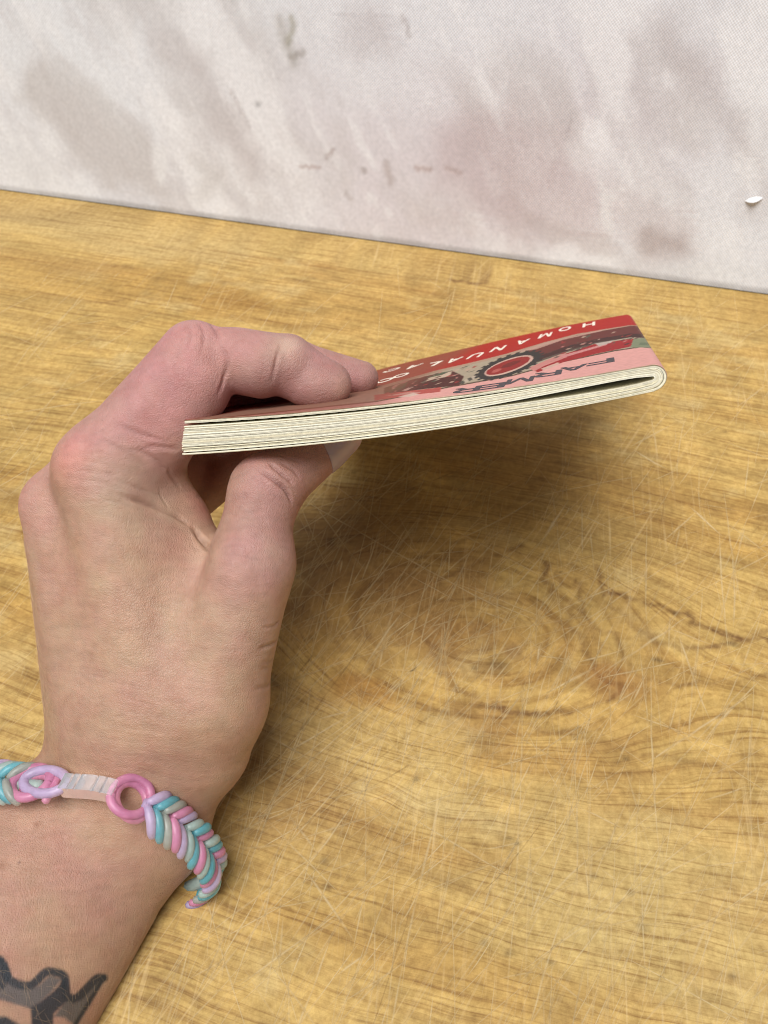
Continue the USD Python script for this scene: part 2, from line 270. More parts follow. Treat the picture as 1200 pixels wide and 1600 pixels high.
for k in range(5200):
    px, py = rng.uniform(-50, 1250), rng.uniform(430, 1650)
    dens = .24 + .76 * math.exp(-((px - 620) / 330) ** 2 - ((py - 1010) / 260) ** 2)
    if rng.uniform() > dens: continue
    c = gxy(px, py); ang = rng.choice([rng.normal(1.0, .2), rng.normal(1.42, .1), rng.normal(.45, .2), rng.normal(2.4, .4)], p=[.58, .24, .12, .06])
    L = rng.gamma(2.0, .014) + .006; d = np.array([math.cos(ang), math.sin(ang)]) * L / 2
    dark = rng.uniform() < .015
    specs.append((c - d, c + d, rng.uniform(.0004, .0011), (.24, .14, .06) if dark else (.82, .67, .39), rng.uniform(.10, .46)))
sv, sf, sc, sal = ribbons(specs, .00012)
marks = UsdGeom.Mesh.Get(stage, str(table.GetPath()))
obj('knife_marks', (sv, sf), scratch_m, marks, col=sc, extra={'fade': sal}, kind='stuff')

# ------------------------------------------------------------------ backdrop panel
LEAN = math.radians(13)
BUP = np.array([0, 0, math.cos(LEAN)]) + GN * math.sin(LEAN); BFR = np.cross(GDIR, BUP); BFR /= np.linalg.norm(BFR)    # towards the camera
ba = axis(-0.50, -0.26, 0.32, 0.60, .0010, .03); bh = axis(0, 0, .19, .45, .0010, .02)
AA, HH = np.meshgrid(ba, bh, indexing='ij')
bmid = B0 + GDIR * ((ground(600, 379) - B0) @ GDIR) + np.array([0, 0, .0007])
BV = (bmid + AA[..., None] * GDIR + HH[..., None] * BUP).reshape(-1, 3)
a_, h_ = AA.ravel(), HH.ravel()
def bp(px, py): q = on_plane(px, py, bmid, BFR) - bmid; return np.array([q @ GDIR, q @ BUP])
def BNs(sx_, sy_, seed, o=4, rot=0.0):
    c, s = math.cos(rot), math.sin(rot); x, y = a_ * c + h_ * s, -a_ * s + h_ * c
    w = .25 * (meshkit.fbm(np.stack([x * 9, y * 9, 0 * x + 2], 1), 3, seed + 50) - .5)
    return meshkit.fbm(np.stack([x * sx_ + w * 3, y * sy_ + w * 3, 0 * x + seed * 3.1], 1), o, seed)
bc = np.tile(np.array([.855, .875, .91]), (len(a_), 1))
streak = BNs(10, 26, 1, 5, -1.0); pink = BNs(5, 7, 2, 4); patch = BNs(13, 20, 3, 5, -0.9); white = BNs(14, 34, 4, 5, -1.0)
q = bp(850, 260); pinkzone = np.exp(-((a_ - q[0]) / .16) ** 2 - ((h_ - q[1]) / .075) ** 2)
bc = mixc(bc, (.70, .615, .645), np.clip(sm(pink, .38, .7) * (.18 + .6 * pinkzone) + .2 * pinkzone, 0, 1))
bc = mixc(bc, (.60, .555, .535), sm(patch, .48, .66) * .45)
bc = mixc(bc, (.56, .51, .51), sm(streak, .52, .74) * .34)
fs = BNs(40, 120, 6, 4, -1.0); bc = mixc(bc, (.66, .63, .64), sm(fs, .52, .70) * .34); bc = mixc(bc, (.93, .935, .955), sm(1 - fs, .55, .70) * .55)
bc = mixc(bc, (.93, .935, .955), sm(white, .50, .64) * .75)
bgrit = meshkit.fbm(np.stack([a_ * 70, h_ * 70, 0 * a_], 1), 4, 90) - .5
def bpoly(pts, col, a, soft, bc, seed=0, grit=.004):
    P = dense([bp(*p) for p in pts + pts[:1]], .001); poly = Polygon([bp(*p) for p in pts])
    n = np.roll(bgrit, seed * 3700) * grit * 4
    d, _ = cKDTree(P).query(np.stack([a_, h_], 1), distance_upper_bound=.04); d = np.minimum(d, .04)
    ins = shapely.contains_xy(poly, a_, h_); sd = np.where(ins, d, -d) + n
    return mixc(bc, col, sm(sd, -soft * 1.4, soft * 1.4) * a * (.8 if seed not in (5, 9, 10) else 1))
bc = bpoly([(60, 70), (130, 120), (230, 220), (255, 300), (160, 290), (80, 200), (20, 150)], (.585, .545, .525), .65, .006, bc, 1)
bc = bpoly([(215, 10), (270, 30), (350, 130), (400, 250), (395, 300), (360, 230), (290, 130), (230, 70)], (.60, .555, .555), .55, .005, bc, 2)
bc = bpoly([(680, 190), (760, 180), (860, 220), (940, 290), (950, 370), (900, 390), (800, 370), (720, 330), (670, 270)], (.60, .50, .51), .75, .010, bc, 3)
bc = bpoly([(940, 310), (965, 300), (1080, 330), (1090, 400), (1010, 400), (975, 375), (950, 350)], (.70, .635, .64), .5, .004, bc, 4)
bc = bpoly([(935, 275), (950, 300), (972, 300), (948, 325), (955, 365), (942, 345)], (.87, .87, .88), .75, .0015, bc, 5, .002)
bc = bpoly([(1005, 362), (1075, 368), (1068, 392), (1010, 395)], (.42, .34, .32), .7, .004, bc, 6)
bc = bpoly([(1020, 20), (1100, 90), (1160, 180), (1170, 240), (1110, 170), (1040, 100)], (.56, .51, .51), .6, .006, bc, 7)
bc = bpoly([(1030, 425), (1120, 400), (1200, 430), (1200, 450), (1080, 438)], (.82, .83, .84), .6, .006, bc, 8)
bc = bpoly([(360, 0), (385, 0), (400, 25), (378, 30)], (.88, .89, .90), .7, .003, bc, 9)
bc = bpoly([(240, 225), (258, 235), (262, 280), (250, 290)], (.86, .86, .87), .7, .002, bc, 10)
bc = bpoly([(0, 210), (60, 240), (110, 300), (60, 300), (0, 280)], (.80, .80, .81), .6, .008, bc, 11)
bc = bpoly([(540, 0), (600, 10), (620, 60), (560, 110), (530, 60)], (.62, .585, .60), .6, .006, bc, 12)
bc = bpoly([(300, 255), (350, 265), (350, 315), (310, 310)], (.56, .52, .49), .5, .006, bc, 13)
bc = bpoly([(630, 300), (740, 330), (760, 385), (640, 360)], (.60, .53, .51), .5, .008, bc, 14)
bc = bpoly([(800, 310), (940, 370), (1030, 415), (900, 395), (820, 350)], (.50, .43, .41), .4, .003, bc, 15)
def bstroke(pts, w, col, a, bc, jit=.0004):
    P = dense([bp(*p) for p in pts], .0008); P = P + rng.normal(0, jit, P.shape)
    d, _ = cKDTree(P).query(np.stack([a_, h_], 1), distance_upper_bound=w * 4)
    return mixc(bc, col, np.where(np.isfinite(d), np.exp(-(d / w) ** 2), 0) * a)
for pts, w, col, a in [([(438, 30), (443, 60), (455, 85), (460, 97)], .0030, (.42, .39, .35), .5), ([(456, 28), (458, 48), (450, 65)], .0018, (.38, .36, .28), .65), ([(455, 90), (475, 82)], .0016, (.35, .32, .29), .6), ([(470, 260), (500, 262)], .0010, (.48, .36, .33), .6), ([(510, 245), (522, 232)], .0010, (.42, .34, .32), .6),
        ([(565, 265), (572, 270)], .0012, (.35, .30, .28), .6), ([(603, 255), (605, 268), (612, 285)], .0022, (.38, .30, .26), .45), ([(650, 262), (672, 266)], .0014, (.48, .36, .33), .6), ([(700, 262), (718, 270)], .0012, (.46, .36, .34), .6), ([(403, 162), (404, 164)], .0014, (.4, .4, .4), .7), ([(885, 215), (893, 180)], .0008, (.5, .46, .47), .6), ([(630, 25), (640, 55)], .0012, (.48, .44, .44), .6), ([(540, 300), (548, 312)], .0012, (.45, .4, .38), .5), ([(360, 140), (390, 200)], .001, (.55, .51, .51), .5)]:
    bc = bstroke(pts, w, col, a, bc)
foot_shade = (meshkit.fbm(np.stack([a_ * 60, 0 * a_, 0 * a_], 1), 4, 95) - .5) * .004
bc = mixc(bc, (.34, .33, .32), sm(h_, .0042, .0012) * np.clip(.55 + foot_shade * 120, .2, .95))  # grey shadow line along the panel foot, painted into the canvas
canvas_m = mat('canvas', {'a': ('attribute', {'attribute': 'tint'}), 'u': ('attribute', {'attribute': 'across'}), 'w': ('attribute', {'attribute': 'height'}),
    'm1': ('math', {'math_type': 'multiply', 'value2': 2 * math.pi / 0.0016}), 'm2': ('math', {'math_type': 'multiply', 'value2': 2 * math.pi / 0.0016}), 's1': ('math', {'math_type': 'sine'}), 's2': ('math', {'math_type': 'sine'}), 'mm': ('math', {'math_type': 'multiply'}),
    'sub': ('math', {'math_type': 'multiply_add', 'value2': 0.5, 'value3': 0.5}), 'r': ('rgb_ramp', {'ramp': [(0.0, (0.84, 0.84, 0.84)), (1.0, (1.08, 1.08, 1.08))]}),
    'tc': ('texture_coordinate', {}), 'n': ('noise_texture', {'scale': 500.0, 'detail': 3.0}), 'r2': ('rgb_ramp', {'ramp': [(0.25, (0.90, 0.90, 0.90)), (0.75, (1.07, 1.07, 1.07))]}),
    'x1': ('mix_color', {'blend_type': 'multiply', 'fac': 1.0, 'use_clamp': False}), 'x2': ('mix_color', {'blend_type': 'multiply', 'fac': 1.0, 'use_clamp': False}),
    'b': ('bump', {'strength': 0.3, 'distance': 0.0004}), 'p': ('principled_bsdf', {'roughness': 0.75, 'specular_ior_level': 0.25})},
    [('u.fac', 'm1.value1'), ('w.fac', 'm2.value1'), ('m1.value', 's1.value1'), ('m2.value', 's2.value1'), ('s1.value', 'mm.value1'), ('s2.value', 'mm.value2'), ('mm.value', 'sub.value1'), ('sub.value', 'r.fac'), ('tc.object', 'n.vector'), ('n.fac', 'r2.fac'),
     ('a.color', 'x1.a'), ('r.color', 'x1.b'), ('x1.result', 'x2.a'), ('r2.color', 'x2.b'), ('x2.result', 'p.base_color'), ('sub.value', 'b.height'), ('b.normal', 'p.normal')])
core_m = mat('panel_core', {'p': ('principled_bsdf', {'base_color': (.36, .36, .35), 'roughness': 0.8})}, [])
backdrop = thing('backdrop_panel', bmid, 'upright canvas panel printed with pale pink and grey plaster behind the table', 'backdrop')
obj('printed_canvas', (BV, grid_faces(*AA.shape)), canvas_m, backdrop, col=bc, extra={'across': a_, 'height': h_})
cx = np.array([[s, hh, dd] for s in (-.50, .62) for hh in (-.0008, .465) for dd in (-.0008, -.006)])
pv = bmid + cx[:, :1] * GDIR + cx[:, 1:2] * BUP + cx[:, 2:] * BFR
obj('panel_board', trimesh.convex.convex_hull(pv), core_m, backdrop)
# two flakes of loose paint standing off the canvas
flake_m = paper('flake', (.86, .86, .87), .6)
for (px, py, sw, sh) in [(1178, 311, .0085, .0024)]:
    q = bp(px, py); t = np.linspace(0, 1, 9); rr = np.random.default_rng(3)
    up_ = [bmid + (q[0] + (x - .5) * sw) * GDIR + (q[1] + .3 * sw * (x - .5) + sh * math.sin(math.pi * x) ** .7 * .5) * BUP + BFR * .0004 for x in t]
    dn_ = [bmid + (q[0] + (x - .5) * sw) * GDIR + (q[1] + .3 * sw * (x - .5) - sh * math.sin(math.pi * x) ** .7 * .5) * BUP + BFR * (.0004 +   .0022 * math.sin(math.pi * x)) for x in t]
    obj('paint_flake', (np.vstack([up_, dn_]), grid_faces(2, 9)), flake_m, backdrop, smooth=True)

# ------------------------------------------------------------------ booklet
BS = 238 / 245.
N0 = cam_mm(267, 657, 245 * BS); N1 = cam_mm(1040, 566, 208 * BS)
bu = N1 - N0; W = np.linalg.norm(bu); bu /= W
vv = cam_mm(990, 493, 395 * BS) - N1; vv -= bu * (vv @ bu); D = np.linalg.norm(vv); bv = vv / D; bn = np.cross(bu, bv)
if bn[1] < 0: bn = -bn
print('booklet', W, D)
def bend(t, v): return -2.2 * 4 * t * (1 - t) * (1 - .3 * v / D) - 11.5 * (1 - t) ** 2.8 * (v / D) - 1.0 * np.sin(t * 5) * v / D
def book(u, v, h):              # booklet millimetres -> camera millimetres
    t = np.clip(u / W, 0, 1)
    return N0 + u[..., None] * bu + v[..., None] * bv + (h + bend(t, v))[..., None] * bn
def Tt(t): return 10.3 - 2.9 * t - .9 * t ** 3
def gap(t): return 2.0 * sm(t, .56, .92) * (1 - .7 * sm(t, .93, 1.0))
NS = 14
irr = np.random.default_rng(11)
wgt = irr.gamma(.3, 1, NS + 1) + .02; wgt2 = irr.gamma(.3, 1, NS + 1) + .02
wgt[3] += 1.6; wgt2[5] += 1.5; wgt2[1] += 1.0
cumA = np.concatenate([[0], np.cumsum(wgt)])[:NS + 1] / wgt.sum(); cumB = np.concatenate([[0], np.cumsum(wgt2)])[:NS + 1] / wgt2.sum()
def sheet_path(i, m, th_end=0.0):
    """folded sheet i (0 = cover): points (u, h) of its outer face and inner face, from the front fore-edge round the spine to the back fore-edge"""
    s0 = 0.0 if i == 0 else irr.uniform(.1, .6); s1 = (1.6 if i == 0 else irr.uniform(1.2, 2.0))
    R = Tt(1.0) / 2; mm_ = m // 2; res = []
    for face in (0, 1):
        pts = []
        for side in (0, 1):
            u = np.linspace(s0 if side == 0 else s1, W - R, mm_); t = u / W
            blk = (Tt(t) - gap(t)) / 2; loose = blk * (.24 * (1 - t) ** .5 + .03); th = (blk - loose) / (NS + 1)
            dl = i * th + loose * (cumA if side == 0 else cumB)[i] + (th * .998 if face else 0)
            pts.append(np.stack([u, -dl if side == 0 else -(Tt(t) - dl)], 1))
        d_end = -pts[0][-1, 1]; rr = R - d_end; a = np.linspace(math.pi / 2, -math.pi / 2, 22)[1:-1]
        arc = np.stack([W - R + np.cos(a) * rr * 1.05, -R + np.sin(a) * rr], 1)
        res.append(np.vstack([pts[0], arc, pts[1][::-1]]))
    return res
def sheet_mesh(i, m, vs):
    A, B = sheet_path(i, m); n = len(A); k = len(vs)
    jit = (meshkit.fbm(np.stack([np.arange(n) * .06, np.zeros(n) + i, np.zeros(n)], 1), 3, 60 + i) - .5) * (.22 if i else .25)
    V = []
    for P in (A, B):
        v = np.broadcast_to(vs, (n, k)) + (jit + (irr.uniform(0, .22) if i else 0))[:, None] * (1 - vs / D)
        V.append(book(np.broadcast_to(P[:, :1], (n, k)), v, np.broadcast_to(P[:, 1:], (n, k))).reshape(-1, 3))
    nv = n * k; F = [grid_faces(n, k, 0, False), grid_faces(n, k, nv, True)]
    e = np.arange(n - 1)
    for c in (0, k - 1):
        q = np.stack([e * k + c, (e + 1) * k + c, nv + (e + 1) * k + c, nv + e * k + c], 1); F.append(q[:, ::-1] if c == 0 else q)
    e = np.arange(k - 1)
    for c in (0, n - 1):
        q = np.stack([c * k + e, c * k + e + 1, nv + c * k + e + 1, nv + c * k + e], 1); F.append(q if c == 0 else q[:, ::-1])
    return np.vstack(V), np.vstack(F), A
booklet = thing('booklet', to_world(book(np.array(W / 2), np.array(D / 2), np.array(-10.))), 'old stapled booklet with red and pink tractor cover and cream pages held above the table', 'booklet')
for i in range(1, NS + 1):
    v, f, _ = sheet_mesh(i, 70, np.array([0, 3, 20, 60, 100, 150, D]))
    obj('folded_page', (to_world(v), f), page_ms[[0, 1, 0, 0, 2, 1, 0, 1, 0, 2, 0, 1, 0, 1][i - 1]], booklet, smooth=30)
# cover, its print held per vertex
vs = np.concatenate([np.linspace(0, 60, 90, endpoint=False), np.linspace(60, D, 110)])
cv, cf, cA = sheet_mesh(0, 700, vs)
nC = len(cA) * len(vs)
uu = np.repeat(cA[:, 0], len(vs)); vvv = np.tile(vs, len(cA)); hh = np.repeat(cA[:, 1], len(vs))
pxy = pix(cv[:nC])
frontm = hh > -Tt(1.0) / 2 - .5
cc = np.tile(np.array([.66, .60, .44]), (2 * nC, 1))
def art(poly, col, a=1.0):
    global cc
    m = shapely.contains_xy(Polygon(poly), pxy[:, 0], pxy[:, 1]) & frontm
    ix = np.where(m)[0]; cc[ix] = cc[ix] * (1 - a) + np.array(col) * a
cc[:nC][frontm] = (.90, .54, .48)
FAR = [(1200, 400), (200, 400)]
art([(100, 680), (590, 628), (700, 606), (800, 588), (880, 566), (960, 549), (1000, 543), (1060, 546)] + FAR, (.16, .12, .08))
art([(100, 678), (590, 626), (700, 604), (800, 586), (880, 564), (960, 547), (1000, 541.5), (1060, 544)] + FAR, (.50, .50, .36))
art([(100, 690), (560, 612), (602, 604), (680, 582), (738, 569), (790, 557), (850, 539), (900, 527), (940, 520), (985, 512), (1060, 516)] + FAR, (.52, .42, .30))
art([(100, 690), (560, 610), (602, 601), (680, 579), (738, 566), (790, 553), (850, 535), (900, 522), (940, 515), (985, 508), (1060, 512)] + FAR, (.50, .026, .024))
art([(790, 562), (850, 539), (900, 524), (940, 517), (985, 509), (1060, 512), (1060, 530), (985, 527), (930, 535), (880, 550), (830, 566)], (.17, .05, .045))
art([(830, 560), (880, 543), (930, 530), (985, 521), (1060, 524), (1060, 530), (985, 527), (930, 537), (880, 552), (835, 568)], (.05, .03, .03), .8)
art([(800, 553), (850, 536), (940, 515), (941, 517), (880, 531), (840, 545)], (.62, .45, .36), .8)
art([(832, 577), (880, 554), (930, 537), (990, 529), (988, 541), (930, 553), (880, 566), (840, 582)], (.42, .03, .035))
art([(825, 575), (870, 556), (884, 552), (886, 558), (850, 572), (835, 580)], (.70, .34, .30))
art([(845, 576), (872, 566), (875, 569), (850, 579)], (.78, .62, .50), .9)
art([(876, 556), (930, 541), (950, 536), (948, 539), (900, 553), (880, 559)], (.72, .36, .34))
art([(930, 537), (958, 532), (956, 535), (936, 541)], (.62, .60, .52))
art([(990, 529), (1008, 528), (1060, 531), (1060, 543), (985, 543)], (.27, .36, .22)); art([(1000, 535), (1060, 537), (1060, 541), (998, 539)], (.12, .20, .12), .6)
# engine and lugs
art([(600, 606), (640, 594), (660, 589), (706, 579), (725, 588), (718, 602), (660, 608), (600, 616)], (.10, .035, .035))
art([(600, 606), (638, 596), (632, 607), (600, 615)], (.04, .11, .06)); art([(612, 605), (620, 600), (622, 602), (614, 608)], (.6, .35, .3)); art([(628, 610), (645, 603), (646, 605), (634, 611)], (.62, .45, .38))
art([(658, 598), (678, 586), (706, 580), (703, 588), (680, 592)], (.70, .64, .48)); art([(662, 592), (690, 582), (704, 580), (690, 586)], (.10, .16, .10))
art([(585, 617), (690, 605), (688, 612), (640, 618), (585, 626)], (.55, .13, .11))
art([(600, 619), (640, 612), (660, 613), (640, 616)], (.72, .45, .38), .7); art([(622, 620), (645, 614), (656, 616), (640, 620)], (.80, .70, .58))
for k in range(9):
    x = 718 + k * 6.0; y = 597 - k * 2.6
    art([(x, y), (x + 14, y - 6), (x + 17, y - 3), (x + 3, y + 4)], (.60, .60, .46) if k % 2 else (.10, .11, .09))
def art_ellipse(cx_, cy_, a, b, slope, col, wob_=0.0):
    global cc
    th = math.atan(slope); x, y = pxy[:, 0] - cx_, pxy[:, 1] - cy_
    X, Y = x * math.cos(th) + y * math.sin(th), -x * math.sin(th) + y * math.cos(th)
    rr = (X / a) ** 2 + (Y / b) ** 2
    if wob_: rr = rr + wob_ * np.sign(np.sin(np.arctan2(Y / b, X / a) * 22)) * .12
    ix = np.where((rr < 1) & frontm)[0]; cc[ix] = col
art_ellipse(796, 571, 55, 15.5, -.34, (.045, .05, .05), .9); art_ellipse(795, 571.5, 40, 10.3, -.35, (.74, .58, .47)); art_ellipse(794, 571.5, 36.5, 8.3, -.35, (.36, .035, .035)); art_ellipse(798, 569, 16, 3, -.35, (.22, .03, .03)); art_ellipse(776, 579, 8, 2.2, -.35, (.55, .15, .13))
art_rng = np.random.default_rng(21)
for k in range(130):          # small busy marks of the printed picture
    x = art_rng.uniform(600, 990); lo_, hi_ = np.interp(x, [590, 700, 800, 900, 1000], [622, 602, 583, 558, 541]), np.interp(x, [602, 680, 790, 850, 900, 985], [604, 582, 557, 539, 527, 512])
    y = lo_ + (hi_ - lo_) * art_rng.uniform(.05, .95); L_ = art_rng.uniform(3, 16); t_ = art_rng.uniform(.5, 1.6); c_ = [(.06, .04, .04), (.62, .50, .38), (.40, .05, .05), (.13, .07, .06), (.60, .30, .26), (.10, .14, .10)][art_rng.integers(6)]
    if abs(x - 796) < 56 and abs(y - 571 + .34 * (x - 796)) < 17: continue
    art([(x, y), (x + L_ * .5, y - L_ * .16 - t_), (x + L_, y - L_ * .32), (x + L_ * .5, y - L_ * .16 + t_)], c_, .8)
# edge wear along the head of the cover and the fold
wear = meshkit.fbm(np.stack([uu * .35, vvv * .8, 0 * uu], 1), 4, 77)
cc[:nC] = mixc(cc[:nC], (.62, .50, .36), np.clip(sm(vvv, 2.0, 0.0) * sm(wear, .35, .55) + sm(np.abs(uu - W - .6), 2.4, .6) * sm(wear, .45, .6) * .7, 0, 1) * .8)
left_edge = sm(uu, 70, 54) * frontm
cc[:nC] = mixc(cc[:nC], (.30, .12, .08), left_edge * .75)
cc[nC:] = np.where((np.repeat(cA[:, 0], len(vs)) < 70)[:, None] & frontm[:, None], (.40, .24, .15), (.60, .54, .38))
cc[:nC][frontm] *= np.array([.78, .64, .64])
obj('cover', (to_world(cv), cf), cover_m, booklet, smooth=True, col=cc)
# lettering laid on the cover; readers look from the far side, so it stands upside down here
tree_uv = cKDTree(pxy[frontm]); uvf = np.stack([uu, vvv], 1)[frontm]
def cover_uv(px, py): return uvf[tree_uv.query([px, py])[1]]
def letter(ch, px, py, height, width, bold=False):
    m = meshkit.text_mesh(ch, 1.0, .01, bold); lo, hi = m.bounds[0, :2], m.bounds[1, :2]
    p = (m.vertices[:, :2] - (lo + hi) / 2) / (hi - lo) * [width, height]
    q = np.array(cover_uv(px, py)); q[1] = max(q[1], height / 2 + 3)
    v, f = trimesh.remesh.subdivide_to_size(np.column_stack([p, m.vertices[:, 2] * 6]), m.faces, 2.5)
    return book(q[0] - v[:, 0], q[1] - v[:, 1], np.where(v[:, 2] > .03, .10, .02)), f
for ch, px, py in zip('HOMANUALAC', [920, 883, 852, 816, 779, 744, 709, 676, 645, 613], [507, 514, 524, 534, 545, 555, 563, 569, 573, 578]):
    v, f = letter(ch, px, py, 21, 5.4, True); obj('cover_letter', (to_world(v), f), ink_white, booklet)
for ch, px, py in zip('OC', [626, 602], [587, 594]):
    v, f = letter(ch, px, py, 16, 5.0, True); obj('cover_letter', (to_world(v), f), ink_white, booklet)
for ch, px, py in zip('FARMER', [938, 897, 857, 813, 769, 727], [565.5, 575.5, 584.5, 595, 604, 612]):
    v, f = letter(ch, px, py, 10, 7.5, True); obj('title_letter', (to_world(v), f), ink_black, booklet)
# ------------------------------------------------------------------ the forearm and hand: one continuous skin
DZ = 6.0; DENTS = []
def J(px, py, d): return cam_mm(px, py, d + DZ)
def cone(p, a, b, r1, r2, n=None, s=1.0):
    ba = b - a; t = np.clip((p - a) @ ba / (ba @ ba), 0, 1); w = p - a - t[:, None] * ba
    if n is not None: w = w + (s - 1) * (w @ n)[:, None] * n
    return np.sqrt((w * w).sum(1)) - (r1 + (r2 - r1) * t)
def smin(a, b, k):
    h = np.maximum(k - np.abs(a - b), 0) / k
    return np.minimum(a, b) - h * h * k * .25
def chain(p, specs, k):
    d = None
    for sp in specs:
        e_ = cone(p, *sp); d = e_ if d is None else smin(d, e_, k)
    return d
WR = J(126, 1320, 243); ARM = J(-212, 1722, 208)
ax = (ARM - WR) / np.linalg.norm(ARM - WR); lat = np.cross(ax, [0, 0, 1.0]); lat /= np.linalg.norm(lat)
M2, M3, M4, M5 = J(161, 735, 238), J(97, 792, 250), J(98, 840, 266), J(112, 900, 281)
I1, I2, I3 = J(304, 556, 240), J(446, 566, 242), J(512, 601, 244)
S1, S2, S3 = J(292, 582, 260), J(452, 570, 262), J(564, 591, 263)
R1, R2, R3 = J(288, 620, 274), J(430, 602, 276), J(518, 590, 280)
P1, P2, P3 = J(250, 822, 288), J(352, 738, 286), J(440, 680, 284)
C1, T1, T2_, T3 = J(330, 1095, 241), J(383, 892, 234), J(415, 766, 240), J(512, 690, 254)
HN = np.array([-.35, .1, .93]); HN /= np.linalg.norm(HN)
def sdf(p):
    arm = cone(p, WR, ARM, 19.0, 27.0, lat, .62 )
    arm = smin(arm, cone(p, J(222, 1120, 247), J(200, 1285, 246), 18.3, 18.8, lat, .79), 4)
    palm = chain(p, [(J(250, 1120, 243), M2, 18.5, 13.0), (J(190, 1130, 249), M3, 19.0, 12.2), (J(165, 1130, 258), M4, 17.0, 11.5), (J(170, 1130, 266), M5, 15.0, 10.5),
                     (J(290, 1010, 252), J(215, 850, 250), 17, 14)], 9.0)
    arm = smin(arm, cone(p, J(298, 1205, 249), J(268, 1296, 248), 10.0, 9.0), 9); body = smin(arm, palm, 9)
    thumb = chain(p, [(J(318, 1165, 244), C1, 14.2, 16.0), (C1, T1, 16.0, 11.9), (T1, T2_, 11.6, 9.7), (T2_, T3, 9.8, 8.1), (J(345, 1000, 244), J(395, 880, 238), 15, 12)], 5.0)
    body = smin(body, thumb, 9)
    web = chain(p, [(J(232, 800, 248), J(330, 900, 250), 11.0, 11.0), (J(240, 850, 246), J(300, 950, 246), 13, 13), (J(230, 718, 247), J(286, 806, 250), 7.3, 7.3)], 6)
    body = smin(body, web, 7)
    idx = chain(p, [(M2, I1, 12.6, 10.3), (J(226, 704, 243), J(302, 612, 242), 11.2, 9.6), (J(255, 682, 240), J(318, 592, 239), 9.6, 9.0)], 4.0)
    im_ = chain(p, [(I1, I2, 9.0, 8.2), (J(372, 566, 242), J(408, 575, 241), 9.3, 9.0)], 3.0)
    di = chain(p, [(J(452, 566, 243), I3, 8.0, 6.6), (J(458, 590, 243), J(474, 602, 243), 7.0, 6.2), (J(497, 604, 243), I3, 6.6, 6.4)], 2.5)
    idx = smin(smin(idx, im_, 1.4), di, 1.4)
    mid = chain(p, [(M3, S1, 12.0, 10.0), (S1, S2, 9.6, 8.4), (S2, S3, 8.2, 5.7)], 3.0)
    rin = chain(p, [(M4, R1, 11.2, 9.0), (R1, R2, 8.8, 7.4), (R2, R3, 7.2, 5.6)], 3.0)
    pin = chain(p, [(M5, P1, 10.5, 8.2), (P1, P2, 8.4, 7.6), (P2, P3, 7.2, 5.6), (J(200, 800, 272), J(320, 705, 290), 12, 10)], 3.0)
    body = smin(body, idx, 7); fing = np.minimum(np.minimum(mid, rin), pin)
    body = smin(body, mid, 1.6); body = smin(body, rin, 1.6); body = smin(body, pin, 1.6)
    for c, r_, dep in DENTS:
        body = body + dep * np.exp(-((p - c) ** 2).sum(1) / r_ ** 2)
    return body
def dent(px, py, d, r_, dep): DENTS.append((J(px, py, d), r_, dep))
dent(318, 880, 232, 9, 2.0); dent(70, 800, 236, 9, .8); dent(300, 800, 240, 7, 1.2); dent(130, 1000, 228, 22, .8)
